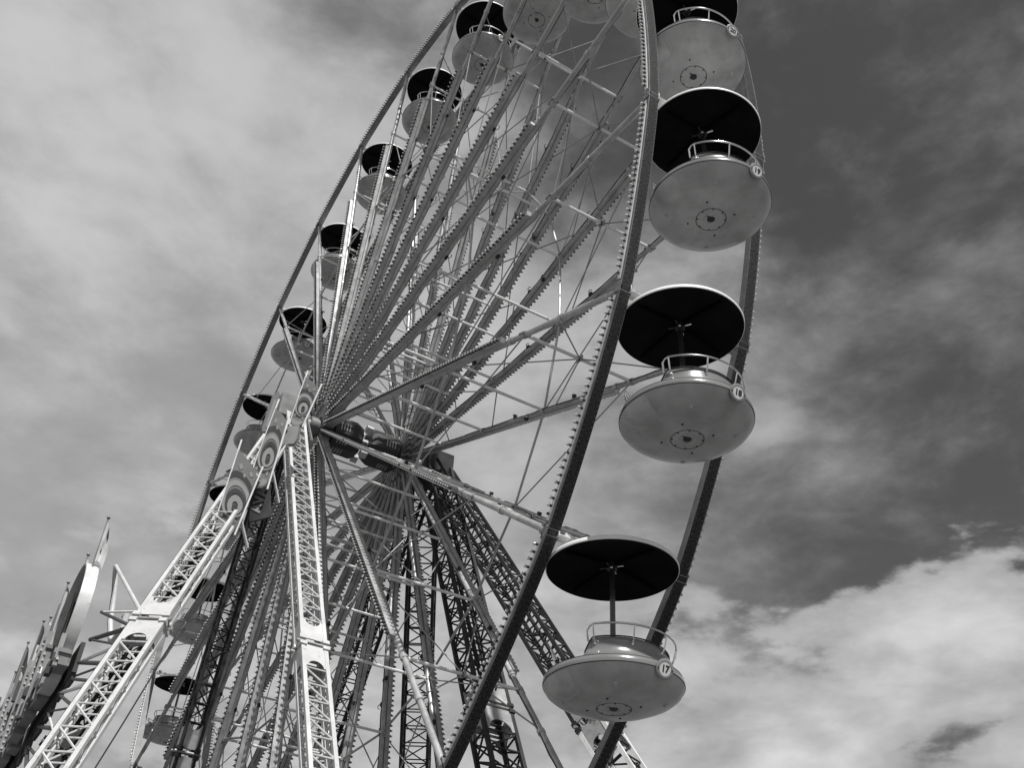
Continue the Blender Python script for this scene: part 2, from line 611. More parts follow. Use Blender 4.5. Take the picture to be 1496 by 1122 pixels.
# axle and hub
b = MB()
b.tube((0, -2.1, HZ), (0, 2.1, HZ), 0.17, M_ROD, 20)
link('axle', b.mesh('axle'), wheel)
for s in (-1, 1):
    b = MB()
    b.tube((0, s * (HW - .09), HZ), (0, s * (HW + .09), HZ), 0.46, M_RIM, 32)
    b.tube((0, s * (HW + .09), HZ), (0, s * (HW + .42), HZ), 0.28, M_RIM, 24)
    for q in range(24):
        p = HC + rad(q) * 0.52 + V((0, s * HW, 0))
        b.beam(p - rad(q) * .16, p + rad(q) * .30, 0.10, 0.26, M_RIM, up=(0, 1, 0))
    link('hub_flange', b.mesh('hub_flange'), wheel)
for s in (-1, 1):
    b = MB()
    ring = [(s * 0.14, 0.36), (s * 0.14, 0.50), (s * 0.30, 0.58), (s * 1.05, 0.58), (s * 1.14, 0.48), (s * 1.14, 0.34)]
    vs, fs = [], []
    for q in range(8):
        a = 2 * PI * (q + .5) / 8
        for y, r_ in ring:
            vs.append((r_ * math.cos(a), y, HZ + r_ * math.sin(a)))
    P_ = len(ring)
    for q in range(8):
        j = (q + 1) % 8
        for i in range(P_ - 1):
            f = (q * P_ + i, j * P_ + i, j * P_ + i + 1, q * P_ + i + 1)
            fs.append(f if s < 0 else tuple(reversed(f)))
    fs.append(tuple(q * P_ for q in range(8)))
    fs.append(tuple(q * P_ + P_ - 1 for q in range(8)))
    b.add(vs, fs, M_DRUM, False)
    dr = link('hub_drum', b.mesh('hub_drum'), wheel)
    b = MB()
    for q in range(8):
        a = 2 * PI * q / 8
        n = V((math.cos(a), 0, math.sin(a)))
        tdir = V((-math.sin(a), 0, math.cos(a)))
        c = HC + n * (0.58 * math.cos(PI / 8) + .004)
        for k in range(4):
            p = c + V((0, s * (.62 + k * .09), 0))
            b.beam(p - tdir * .12, p + tdir * .12, 0.03, 0.004, M_TUBE, up=tuple(n))
    link('faded_marking', b.mesh('faded_marking'), dr, kind='stuff')
for q in range(4):
    a = 2 * PI * (q + .3) / 4
    b = MB()
    b.box((0.55 * math.cos(a), 0, HZ + 0.55 * math.sin(a)), (0.10, 0.10, 0.10), M_WHITE, Matrix.Rotation(-a, 3, 'Y'))
    link('junction_box', b.mesh('junction_box'), wheel)


def bulb_row(b, x0, x1, n, y, z=0.0, r=0.021, fine=True, h=0.042):
    """lamp holders with bulbs pointing to local +y"""
    for i in range(n):
        x = x0 + (x1 - x0) * (i + .5) / n
        b.tube((x, y, z), (x, y + h, z), 0.022 if fine else 0.034, M_SOCKET, 6, cap=True)
        b.ball((x, y + h + .02, z), r, M_LAMP, 7 if fine else 5, 5 if fine else 3)


# rim segment, shared by all 24 x 2: local x along the chord, y outwards, z radially inwards or outwards
chord = 2 * R * math.sin(PI / NG)
hl = chord / 2 - 0.035
SAG = 0.08
rb_ = random.Random(11)


def bulge(x, sg):
    return sg * SAG * (1 - (x / (chord / 2)) ** 2)


def arc_beam(b, sg, y0, y1, z0, z1, h, m, n=12):
    vs, fs = [], []
    for i in range(n + 1):
        x = -h + 2 * h * i / n
        z = bulge(x, sg)
        vs += [(x, y0, z + z0), (x, y1, z + z0), (x, y1, z + z1), (x, y0, z + z1)]
    for i in range(n):
        for k in range(4):
            l = (k + 1) % 4
            fs.append((i * 4 + k, i * 4 + l, i * 4 + 4 + l, i * 4 + 4 + k))
    fs += [(3, 2, 1, 0), (n * 4, n * 4 + 1, n * 4 + 2, n * 4 + 3)]
    b.add(vs, fs, m)


ME_SEG, ME_SEGB = {}, {}
for sg in (-1, 1):
    b = MB()
    arc_beam(b, sg, -.105, .105, -.07, .07, hl, M_RIM)
    for z in (-1, 1):
        arc_beam(b, sg, -.095, .095, z * .071 - .004, z * .071 + .004, hl - .02, M_TREAD if z == sg else M_RIM)
        arc_beam(b, sg, .105, .113, z * .062 - .008, z * .062 + .008, hl - .01, M_RIM)
    for i in range(44):
        x = -hl + .06 + (2 * hl - .12) * i / 43
        for yy in (-.07, .07):
            for z in (-1, 1):
                b.box((x, yy, bulge(x, sg) + z * .076), (0.006, 0.006, 0.002), M_RIM)
    ME_SEG[sg] = b.mesh('rim_segment')
    ME_SEGB[sg] = []
    for var_ in range(3):
        b = MB()
        arc_beam(b, sg, .106, .126, -.022 * sg - .034, -.022 * sg + .034, hl - .12, M_BAR)
        n = 30
        for i in range(n):
            x = -hl + .16 + (2 * hl - .32) * (i + .5) / n + rb_.uniform(-.006, .006)
            z = bulge(x, sg) - .03 * sg
            b.tube((x, .126, z), (x, .166, z), 0.022, M_SOCKET, 6)
            if rb_.random() > .04:
                b.ball((x + rb_.uniform(-.005, .005),   .190, z + rb_.uniform(-.005, .005)), 0.030, M_LAMP, 7, 5)
        ME_SEGB[sg].append(b.mesh('rim_bulbs'))
b = MB()
b.box((0, 0, 0), (0.032, 0.085, 0.07), M_DARK)
b.box((0, -.112, 0), (0.10, 0.006, 0.075), M_RIM)
b.box((0, .118, 0), (0.10, 0.008, 0.078), M_RIM)
for x in (-.07, .07):
    for z in (-.06, .06):
        b.tube((x, .13, z), (x, .15, z), 0.014, M_ROD, 6)
ME_JOINT = b.mesh('rim_joint')

ME_SPOKE, ME_SPOKEB = None, None
b = MB()
b.tube((0.45, 0, 0), (15.83, 0, 0), 0.062, M_TUBE, 14)
for x in (1.2, 3.2, 5.84, 9.04, 12.1, 12.64, 14.0):
    b.tube((x - .05, 0, 0), (x + .05, 0, 0), 0.078, M_TUBE, 14)
b.box((15.80, 0, 0), (0.10, 0.05, 0.085), M_RIM)
b.box((12.64, 0, 0), (0.10, 0.095, 0.018), M_RIM)
b.box((9.04, 0, 0), (0.10, 0.095, 0.018), M_RIM)
for x, z in ((7.6, .09), (8.25, -.09), (10.4, .09)):
    b.box((x, -.03, z), (0.05, 0.03, 0.035), M_DARK)
    b.path([(x, -.05, z), (x + .05, -.12, z), (x + .12, -.13, z), (x + .15, -.08, z)], 0.010, M_DARK, 5)
b.path([(.9 + i * .55, -.068 - .008 * math.sin(i * 2.3), .02 * math.sin(i * 1.7)) for i in range(27)], 0.011, M_DARK, 5)
ME_SPOKE = b.mesh('spoke')
b = MB()
b.box((6.35, 0.118, 0), (5.60, 0.052, 0.055), M_TUBE)
b.box((6.35, 0.174, .045), (5.60, 0.006, 0.010), M_TUBE)
b.box((6.35, 0.174, -.045), (5.60, 0.006, 0.010), M_TUBE)
ME_CHAN = b.mesh('light_channel')
ME_SPB = []
for var_ in range(3):
    b = MB()
    for i in range(80):
        x = 0.9 + 11.0 * (i + .5) / 80 + rb_.uniform(-.006, .006)
        b.tube((x, .168, 0), (x, .228, 0), 0.034, M_SOCKET, 6)
        if rb_.random() > .05:
            b.ball((x, .25, 0), 0.027, M_LAMP, 5, 3)
    ME_SPB.append(b.mesh('spoke_bulbs'))

U_BAR = unit_tube('cross_bar', 0.036, M_BAR, 8)
U_TIE = unit_tube('ring_tie', 0.030, M_TUBE, 7)
U_RODM = unit_tube('brace_rod', 0.016, M_ROD, 5)
LV = (0.20, 0.365, 0.565, 0.79)
b = MB()
b.ball((0, 0, 0), 0.055, M_DARK, 8, 6)
b.box((0, 0, 0), (0.09, 0.02, 0.05), M_ROD)
ME_KNOT = b.mesh('rod_knuckle')
for k in range(NG):
    for s in (-1, 1):
        a, c = node(k, s), node(k + 1, s)
        out_ = V((0, s, 0))
        sg = link('rim_segment', ME_SEG[-s], wheel, frame((a + c) / 2, c - a, out_))
        link('light_bulbs', ME_SEGB[-s][rb_.randrange(3)], sg, frame((a + c) / 2, c - a, out_), kind='stuff')
        rr = rad(k)
        tang = V((-rr.z, 0, rr.x))
        link('rim_joint', ME_JOINT, wheel, frame(a, tang, out_))
        i0 = HC + V((0, s * HW, 0))
        fm = frame(i0, node(k, s) - i0, out_)
        sp = link('spoke', ME_SPOKE, wheel, fm)
        link('light_channel', ME_CHAN, sp, fm)
        link('light_bulbs', ME_SPB[rb_.randrange(3)], sp, fm, kind='stuff')
        link('ring_tie', U_TIE, wheel, seg_matrix(node(k, s, LV[2]), node(k + 1, s, LV[2])))
        # diagonal rods in the plane of the spokes
        link('brace_rod', U_RODM, wheel, seg_matrix(node(k + 1, s, LV[3]), node(k, s, LV[2])))
    for i, lv in enumerate(LV):
        A, B = node(k, -1, lv), node(k, 1, lv)
        link('cross_bar', U_BAR, wheel, seg_matrix(A, B))
        mid = (A + B) / 2
        if i == 0:
            continue
        if i == 3:
            link('rod_knuckle', ME_KNOT, wheel, Matrix.Translation(mid))
        for s in (-1, 1):
            link('cross_rod', U_RODM, wheel, seg_matrix(mid, node(k, s, LV[i - 1] + .03)))
        if i == 3:
            for s in (-1, 1):
                link('outer_rod', U_RODM, wheel, seg_matrix(mid, node(k, s, .87)))

# ------------------------------------------------------------------ gondolas
OFF = 2.552      # pivot to the bottom of the tub


def narrow(me, k=0.93):
    for v in me.vertices:
        v.co.x *= k
        v.co.y *= k
    return me


def gondola_meshes():
    me = {}
    b = MB()                                   # tub underside and edge band
    b.lathe([(0.062, 0.004), (0.268, 0.0), (0.272, 0.008), (0.280, 0.008), (0.284, 0.0), (0.55, 0.028), (0.80, 0.085), (0.99, 0.165), (1.08, 0.232), (1.122, 0.30)], M_SHELL, 72)
    b.lathe([(1.132, 0.312), (1.136, 0.34), (1.124, 0.395), (1.105, 0.415)], M_BAND, 72)
    b.lathe([(1.097, 0.428), (1.04, 0.45), (1.00, 0.452)], M_BAND, 72)
    # inner floor
    b.lathe([(1.00, 0.452), (0.98, 0.30), (0.86, 0.26), (0.0, 0.26)], M_SHELL, 48)
    me['tub'] = narrow(b.mesh('tub', 50))
    b = MB()
    b.lathe([(1.118, 0.298), (1.128, 0.303), (1.128, 0.310), (1.118, 0.314)], M_SEAM, 72)
    b.lathe([(1.09, 0.412), (1.108, 0.417), (1.106, 0.425), (1.085, 0.430)], M_SEAM, 72)
    b.lathe([(0.267, 0.004), (0.276, -0.004), (0.285, 0.004)], M_SEAM, 48)
    me['seam'] = narrow(b.mesh('seam', 60))
    b = MB()
    b.lathe([(0.0, -0.012), (0.055, -0.010), (0.074, 0.006)], M_DARK, 11)
    b.box((0.03, -0.06, -.002), (0.012, 0.06, 0.004), M_DARK)
    b.lathe([(0.10, 0.0015), (0.115, -0.006), (0.13, 0.0015)], M_SHELL, 24)
    for q in range(8):
        a = 2 * PI * (q + .3) / 8
        b.lathe([(0, -0.008), (0.014, -0.006), (0.016, 0.012)], M_DARK, 8, c=(0.235 * math.cos(a), 0.235 * math.sin(a), 0.0))
    for q in range(4):
        a = 2 * PI * (q + .45) / 4
        b.lathe([(0, -0.010), (0.016, -0.006), (0.018, 0.03)], M_DARK, 8, c=(0.40 * math.cos(a), 0.40 * math.sin(a), 0.008))
    me['bolt_plate'] = b.mesh('bolt_plate')
    b = MB()
    for q in range(4):
        a = 2 * PI * (q + .62) / 4
        c = (0.80 * math.cos(a), 0.80 * math.sin(a), 0.085)
        b.lathe([(0, -0.030), (0.022, -0.027), (0.030, -0.006), (0.055, 0.0), (0.058, 0.03)], M_SHELL, 14, c=c)
    me['drain_cap'] = narrow(b.mesh('drain_cap'))
    # door step lips on the two boarding sides
    for s, nm in ((-1, 'stepA'),):
        b = MB()
        vs, fs = [], []
        n = 16
        for i in range(n + 1):
            a = -PI / 2 - .1 + (i / n - .5) * 0.72
            w = math.sin(PI * i / n) ** 0.5
            for r_, z in ((0.66, 0.075), (0.80, 0.10 - .085 * w), (0.97, 0.16 - .12 * w), (1.05 + .02 * w, 0.21 - .09 * w), (1.10 + .02 * w, 0.28)):
                vs.append((r_ * math.cos(a), r_ * math.sin(a), z))
        for i in range(n):
            for k in range(4):
                fs.append((i * 5 + k, (i + 1) * 5 + k, (i + 1) * 5 + k + 1, i * 5 + k + 1))
        b.add(vs, fs, M_SHELL)
        me['door_step'] = narrow(b.mesh('door_step'))
    # curved seat wall, centred on azimuth 0 (a second one is turned by half a circle)
    b = MB()
    vs, fs = [], []
    n = 44
    A = math.radians(71)
    prof = [(1.035, 0.452), (0.975, 0.48), (0.935, 0.53), (0.912, 0.60), (0.900, 0.68), (0.893, 0.76), (0.868, 0.772), (0.860, 0.70), (0.865, 0.46)]
    for i in range(n + 1):
        a = -A + 2 * A * i / n
        e = min(1.0, (A - abs(a)) / math.radians(15))
        e = e * e * (3 - 2 * e)
        k = 0.10 + 0.90 * e
        for r_, z in prof:
            vs.append((r_ * math.cos(a), r_ * math.sin(a), 0.45 + (z - 0.45) * k))
    P_ = len(prof)
    for i in range(n):
        for k in range(P_ - 1):
            fs.append((i * P_ + k, (i + 1) * P_ + k, (i + 1) * P_ + k + 1, i * P_ + k + 1))
    fs.append(tuple(reversed(range(P_))))
    fs.append(tuple(n * P_ + k for k in range(P_)))
    b.add(vs, fs, M_BAND)
    me['seat_wall'] = narrow(b.mesh('seat_wall', 60))
    b = MB()
    pts = []
    for i in range(n + 1):
        a = -A * .93 + 2 * A * .93 * i / n
        e = min(1.0, (A - abs(a)) / math.radians(15))
        e = e * e * (3 - 2 * e)
        k = 0.10 + 0.90 * e
        pts.append((0.895 * math.cos(a), 0.895 * math.sin(a), 0.45 + (0.775 - 0.45) * k))
    b.path(pts, 0.011, M_SEAM, 6)
    me['wall_edge'] = narrow(b.mesh('wall_edge'))
    b = MB()                                   # bench inside
    b.lathe([(0.862, 0.50), (0.60, 0.50), (0.58, 0.47), (0.60, 0.27)], M_DARK, 30, -A * .9, A * .9)
    me['bench'] = narrow(b.mesh('bench'))
    # hand rail
    b = MB()
    E_ = math.radians(59)
    pts = [(0.93 * math.cos(E_ * 1.03), -0.93 * math.sin(E_ * 1.03), 0.70), (1.0 * math.cos(E_ * 1.02), -1.0 * math.sin(E_ * 1.02), 0.84), (1.01 * math.cos(E_ * .97), -1.01 * math.sin(E_ * .97), 0.90)]
    for i in range(31):
        a = -E_ * .91 + 2 * E_ * .91 * i / 30
        pts.append((1.015 * math.cos(a), 1.015 * math.sin(a), 0.925))
    pts += [(x, -y, z) for x, y, z in reversed(pts[:3])]
    b.path(pts, 0.016, M_CHROME, 8)
    me['rail'] = narrow(b.mesh('hand_rail'))
    b = MB()
    b.path([(0.905, 0, 0.66), (0.955, 0, 0.72), (1.012, 0, 0.915)], 0.014, M_CHROME, 8)
    b.ball((0.905, 0, 0.665), 0.026, M_CHROME, 8, 6)
    me['post'] = narrow(b.mesh('rail_post'))
    # mast
    zt = OFF
    b = MB()
    b.tube((0, 0, 0.26), (0, 0, zt - .16), 0.044, M_MAST, 18)
    me['mast'] = b.mesh('mast')
    b = MB()
    b.tube((0, 0, 0.62), (0, 0, 0.66), 0.055, M_DARK, 16)
    b.path([(0.30 * math.cos(2 * PI * i / 24), 0.30 * math.sin(2 * PI * i / 24), 0.86) for i in range(24)], 0.016, M_CHROME, 8, closed=True)
    for q in range(3):
        a = 2 * PI * q / 3
        b.tube((0.04 * math.cos(a), 0.04 * math.sin(a), 0.80), (0.30 * math.cos(a), 0.30 * math.sin(a), 0.86), 0.010, M_CHROME, 6)
    me['turning_wheel'] = b.mesh('turning_wheel')
    # roof: shallow white cone with a rolled lip, dark lining beneath
    rz = zt - 0.30
    b = MB()
    b.lathe([(1.052, rz - .02), (1.064, rz - .012), (1.066, rz + .020), (1.040, rz + .062), (0.80, rz + .115), (0.40, rz + .165), (0.07, rz + .19), (0.0, rz + .19)], M_ROOF, 72)
    me['roof'] = b.mesh('roof', 50)
    b = MB()
    b.lathe([(0.0, rz + .13), (0.10, rz + .125), (0.5, rz + .085), (0.9, rz + .015), (1.0, rz - .012), (1.052, rz - .020)], M_LINING, 72)
    me['roof_lining'] = b.mesh('roof_lining')
    b = MB()
    b.beam((0.05, 0, rz + .095), (0.93, 0, rz - .012), 0.045, 0.045, M_RIBD)
    me['rib'] = b.mesh('roof_rib')
    b = MB()
    b.tube((0, 0, rz + .02), (0, 0, rz + .12), 0.085, M_DARK, 16)
    for q, (aa, mm) in enumerate(((0.5, M_CHROME), (2.2, M_CHROME), (3.9, M_DARK), (5.2, M_DARK))):
        b.beam((0.04 * math.cos(aa), 0.04 * math.sin(aa), rz + .055), (0.20 * math.cos(aa), 0.20 * math.sin(aa), rz + .045), 0.03, 0.012, mm)
    b.ball((0.05, -0.05, rz + .03), 0.028, M_CHROME, 8, 6)
    me['roof_hub'] = b.mesh('roof_hub')
    # suspension: cross shaft to both rims with end brackets
    b = MB()
    b.tube((0, -1.14, zt), (0, 1.14, zt), 0.038, M_WHITE, 14)
    b.tube((0, 0, zt - .17), (0, 0, zt + .05), 0.065, M_WHITE, 14)
    me['shaft'] = b.mesh('hanger_shaft')
    b = MB()
    b.box((0, -1.08, zt), (0.10, 0.012, 0.075), M_WHITE)
    b.box((0, -0.98, zt + .05), (0.012, 0.11, 0.03), M_WHITE)
    b.box((0, -0.98, zt - .05), (0.10, 0.11, 0.008), M_WHITE)
    b.tube((0, -1.15, zt), (0, -0.94, zt), 0.055, M_ROD, 12)
    for x in (-.07, .07):
        b.tube((x, -1.10, zt), (x, -1.05, zt), 0.016, M_DARK, 6)
    me['bracket'] = b.mesh('hanger_bracket')
    # number plate
    b = MB()
    b.lathe([(0.0, 0.0), (0.128, 0.0), (0.128, 0.012), (0.112, 0.020), (0.088, 0.020), (0.086, 0.014)], M_PLATE, 32, flip=False)
    me['plate'] = b.mesh('number_plate')
    b = MB()
    b.lathe([(0.086, 0.012), (0.084, 0.018), (0.0, 0.018)], M_DIAL, 32)
    me['dial'] = b.mesh('plate_face')
    b = MB()
    for x in (-.103, .103):
        b.tube((x, 0, .012), (x, 0, .026), 0.010, M_DARK, 8)
    me['screws'] = b.mesh('plate_screws')
    return me


GM = gondola_meshes()


def digits(txt):
    cu = bpy.data.curves.new('num', 'FONT')
    cu.body = txt
    cu.size = 0.115
    cu.align_x = 'CENTER'
    cu.align_y = 'CENTER'
    cu.extrude = 0.002
    cu.offset = 0.004
    cu.resolution_u = 3
    o = bpy.data.objects.new('tmp', cu)
    COL.objects.link(o)
    dg = bpy.context.evaluated_depsgraph_get()
    me = bpy.data.meshes.new_from_object(o.evaluated_get(dg))
    bpy.data.objects.remove(o)
    me.materials.clear()
    me.materials.append(M_INK)
    return me


GL = {
    17: 'round gondola number 17 with grey tub and open mast, lowest at the right',
    18: 'round gondola number 18, second from the bottom at the right',
    19: 'round gondola number 19, between gondolas 18 and 20 at the right',
    20: 'round gondola number 20, its black roof cut by the top edge at the right',
    21: 'grey gondola underside cut by the top edge, just left of the near rim',
    22: 'grey gondola underside at the top edge, between two other cut off undersides',
    23: 'grey gondola underside with a dark centre hole, cut by the top edge, leftmost of three',
    24: 'highest gondola seen whole in the upper left row, roof touching the top edge',
    25: 'second highest whole gondola in the upper left row',
    26: 'third whole gondola from the top in the upper left row',
    27: 'gondola behind the two brightest glaring spokes, fourth whole one on the left',
    28: 'gondola on the left just above the swirl boards, fifth whole one down',
    29: 'gondola on the left with its tub beside the topmost swirl boards',
    30: 'gondola mostly hidden behind the lowest swirl board at the left',
    31: 'small gondola at the lower left hanging just right of the leg hinge',
    32: 'small gondola at the lower left, below the one by the leg hinge',
    33: 'gondola at the lower left showing only its roof top at the bottom border',
}
for k in range(10, 34):
    sway = {17: 0.0, 18: 0.3, 19: 0.2, 20: -0.2}.get(k, random.uniform(-1.6, 1.6))
    piv = HC + rad(k) * R + V((0, -0.10, 0))
    # tub frame: origin at the tub bottom, sways about the pivot
    Mx = Matrix.Translation(piv) @ Matrix.Rotation(math.radians(sway), 4, 'Y') @ Matrix.Translation((0, 0, -OFF))
    lab = GL.get(k, 'round gondola hanging at the bottom of the wheel, below the picture')
    t = link('gondola', None, None, Mx, lab, 'gondola', 'round gondolas hanging round the wheel')
    near = 16 <= k <= 20
    tub = link("tub", GM["tub"], t, Mx)
    link('seam', GM['seam'], tub, Mx)
    link('bolt_plate', GM['bolt_plate'], tub, Mx, kind='stuff')
    link('drain_cap', GM['drain_cap'], tub, Mx, kind='stuff')
    link('door_step', GM['door_step'], t, Mx)
    for q in (0, PI):
        Mq = Mx @ Matrix.Rotation(q, 4, 'Z')
        w = link('seat_wall', GM['seat_wall'], t, Mq)
        link('wall_edge', GM['wall_edge'], w, Mq)
        link('bench', GM['bench'], t, Mq)
        h = link('hand_rail', GM['rail'], t, Mq)
        for a in (-54, -17, 20, 54):
            link('rail_post', GM['post'], h, Mq @ Matrix.Rotation(math.radians(a), 4, 'Z'))
    link('mast', GM['mast'], t, Mx)
    link('turning_wheel', GM['turning_wheel'], t, Mx)
    rf = link('roof', GM['roof'], t, Mx)
    link('roof_lining', GM['roof_lining'], rf, Mx)
    link('roof_hub', GM['roof_hub'], rf, Mx)
    for q in range(4):
        link('roof_rib', GM['rib'], rf, Mx @ Matrix.Rotation(PI / 2 * q + .1, 4, 'Z'))
    sh = link('hanger_shaft', GM['shaft'], t, Mx)
    link('hanger_bracket', GM['bracket'], sh, Mx)
    link('hanger_bracket', GM['bracket'], sh, Mx @ Matrix.Rotation(PI, 4, 'Z'))
    # number plate on the +x side of the edge band
    az = math.radians(6)
    o = V((math.cos(az) * 1.062, math.sin(az) * 1.062, 0.30))
    nrm = V((math.cos(az - .12), math.sin(az - .12), -0.30)).normalized()
    xa = V((-math.sin(az - .12), math.cos(az - .12), 0))
    Mp = Mx @ frame(o, xa, nrm.cross(xa)) @ Matrix.Scale(1.17, 4)
    pl = link('number_plate', GM['plate'], t, Mp)
    link('plate_face', GM['dial'], pl, Mp)
    link('plate_screw', GM['screws'], pl, Mp)
    num = k if k <= 24 else k - 24
    link('plate_digits', digits(str(num)), pl, Mp @ Matrix.Translation((0, 0, 0.0195)))

# ------------------------------------------------------------------ swirl boards on the front frame
def disc(b, c, r0, r1, sx, sz, m, y, th=0.012, n=36, a0=0, a1=2 * PI):
    """flat ring in the x-z plane, front towards -y"""
    vs, fs = [], []
    for i in range(n + 1):
        a = a0 + (a1 - a0) * i / n
        for r_ in (r0, r1):
            for yy in (y, y - th):
                vs.append((c[0] + math.cos(a) * r_ * sx, yy, c[1] + math.sin(a) * r_ * sz))
    for i in range(n):
        p, q = i * 4, (i + 1) * 4
        fs += [(p + 1, q + 1, q + 3, p + 3), (p, p + 2, q + 2, q), (p + 2, p + 3, q + 3, q + 2), (p, q, q + 1, p + 1)]
    b.add(vs, fs, m, False)


def quad_map(q):
    q = [V(p) + HC for p in q]                     # top left, bottom left, bottom right, top right
    n = (q[2] - q[0]).cross(q[3] - q[1]).normalized()
    if n.y > 0:
        n = -n

    def f(u, v, lift=0.0):
        return (q[1] * (1 - u) + q[2] * u) * (1 - v) + (q[0] * (1 - u) + q[3] * u) * v + n * lift
    return f


def plate_on(b, f, pts, m, lift, th):
    K = len(pts)
    vs = [f(u, v, lift) for u, v in pts] + [f(u, v, lift - th) for u, v in pts]
    b.add(vs, [tuple(range(K)), tuple(reversed(range(K, 2 * K)))] + [(i, K + i, K + (i + 1) % K, (i + 1) % K) for i in range(K)], m, False)


def ring_on(b, f, cu, cv, ru, rv, ru0, rv0, m, lift, n=32):
    vs, fs = [], []
    for i in range(n):
        a = 2 * PI * i / n
        for (x_, y_, l_) in ((ru0, rv0, lift), (ru, rv, lift), (ru, rv, lift - .012)):
            u = min(max(cu + x_ * math.cos(a), 0.0), 1.0)
            v = min(max(cv + y_ * math.sin(a), 0.0), 1.0)
            vs.append(f(u, v, l_))
    for i in range(n):
        p, q_ = i * 3, ((i + 1) % n) * 3
        fs += [(p, p + 1, q_ + 1, q_), (p + 1, p + 2, q_ + 2, q_ + 1)]
    b.add(vs, fs, m, False)


SHIELD = [(0, 1.0), (0, .16), (.06, .07), (.2, .015), (.45, 0), (.75, .01), (.93, .05), (1, .13), (1, .93), (.8, .985), (.5, 1.0)]
BOARDS = (
    ([[2.992, -4.199, -3.54], [2.903, -4.306, -5.915], [3.25, -3.892, -5.988], [3.42, -3.689, -4.238]], 'lowest and largest swirl shield board, above the lower left white leg'),
    ([[3.218, -3.6, -2.127], [3.047, -3.803, -4.461], [3.373, -3.415, -4.62], [3.465, -3.305, -2.497]], 'middle grey shield board with a swirl eye, between two other shield boards'),
    ([[3.327, -3.039, -0.906], [3.219, -3.167, -2.51], [3.439, -2.905, -2.573], [3.603, -2.71, -1.303]], 'uppermost grey shield board with a swirl eye, just left of the hub'),
)
for q4, lab in BOARDS:
    f = quad_map(q4)
    t = thing('sign_board', tuple(f(.5, 0)), lab, 'sign board', 'swirl shield boards on the front frame')
    b = MB()
    plate_on(b, f, SHIELD, M_BOARD, 0.0, .10)
    link('board_panel', b.mesh('board_panel'), t)
    for j, (ru, rv, ru0, rv0, m) in enumerate(((.80, .31, .62, .235, M_BOARDD), (.62, .235, .46, .175, M_BOARDW), (.46, .175, .30, .12, M_BOARDD), (.34, .125, .13, .05, M_BOARDW), (.13, .05, 0, 0, M_BOARDD))):
        b = MB()
        ring_on(b, f, .52 + .03 * j, .50 - .035 * j, ru, rv, ru0, rv0, m, .006 * (j + 1))
        link('swirl_ring', b.mesh('swirl_ring'), t)
    for (u, v, r_) in ((.30, .86, .10), (.55, .80, .07), (.78, .88, .09), (.18, .22, .07), (.82, .20, .08)):
        b = MB()
        plate_on(b, f, [(u - r_, v), (u, v - r_ * .42), (u + r_, v), (u, v + r_ * .42)], M_BOARDW, .012, .014)
        link('diamond_ornament', b.mesh('diamond_ornament'), t)
    b = MB()
    plate_on(b, f, [(.05, .10), (.2, .04), (.45, .02), (.75, .03), (.93, .08), (.9, .13), (.5, .115), (.15, .15)], M_BOARDW, .008, .012)
    link('pale_foot', b.mesh('pale_foot'), t)
    b = MB()
    for u in (-.04, 1.04):
        b.tube(f(u, .02, -.03), f(u, 1.12, -.03), 0.024, M_BAR, 8)
    b.tube(f(-.04, .96, -.14), f(1.04, .96, -.14), 0.028, M_ROD, 8)
    b.tube(f(.9, .3, -.12), f(1.25, .02, -.6), 0.035, M_BAR, 8)
    link('mounting_pole', b.mesh('mounting_pole'), t)
f = quad_map([[2.882, -3.673, -1.414], [2.824, -3.742, -2.692], [2.967, -3.572, -2.79], [2.999, -3.533, -1.38]])
t = thing('sign_board', tuple(f(.5, 0)), 'narrow pale board seen nearly edge on, left of the middle swirl board', 'sign board')
b = MB()
plate_on(b, f, [(0, .85), (0, .1), (.2, 0), (1, .05), (1, .9), (.6, 1)], M_BOARD, 0, .08)
link('board_panel', b.mesh('board_panel'), t)
b = MB()
plate_on(b, f, [(.45, .8), (.4, .15), (.7, .1), (.85, .75)], M_BOARDW, .01, .012)
link('pale_inset', b.mesh('pale_inset'), t)
f = quad_map([[3.168, -3.309, -2.54], [3.171, -3.305, -3.031], [3.472, -2.947, -3.202], [3.453, -2.969, -2.565]])
t = thing('sign_board', tuple(f(.5, 0)), 'short pale cup shaped board foot hanging under the uppermost swirl board', 'sign board')
b = MB()
plate_on(b, f, [(0, 1), (.02, .4), (.2, .12), (.5, 0), (.85, .1), (1, .4), (1, 1)], M_BOARDW, 0, .14)
link('board_panel', b.mesh('board_panel'), t)
# lettered board under the lowest shield
t = thing('lettered_board', (2.9, -3.4, HZ - 5.0), 'small dark board with pale letters between the lowest swirl board and the leg', 'sign board')
Mt = frame((3.05, -3.42, HZ - 4.75), (math.cos(.87), math.sin(.87), 0.25), (-0.2, -.2, 1))
b = MB()
b.box((0, 0, -.04), (0.26, 0.55, 0.03), M_BOARDD)
link('board_panel', b.mesh('letter_panel'), t, Mt)
tm = digits('AVA')
for p in tm.vertices:
    p.co *= 3.2
tm.materials.clear()
tm.materials.append(M_BOARDW)
link('lettering', tm, t, Mt @ Matrix.Rotation(math.radians(70), 4, 'Z'))

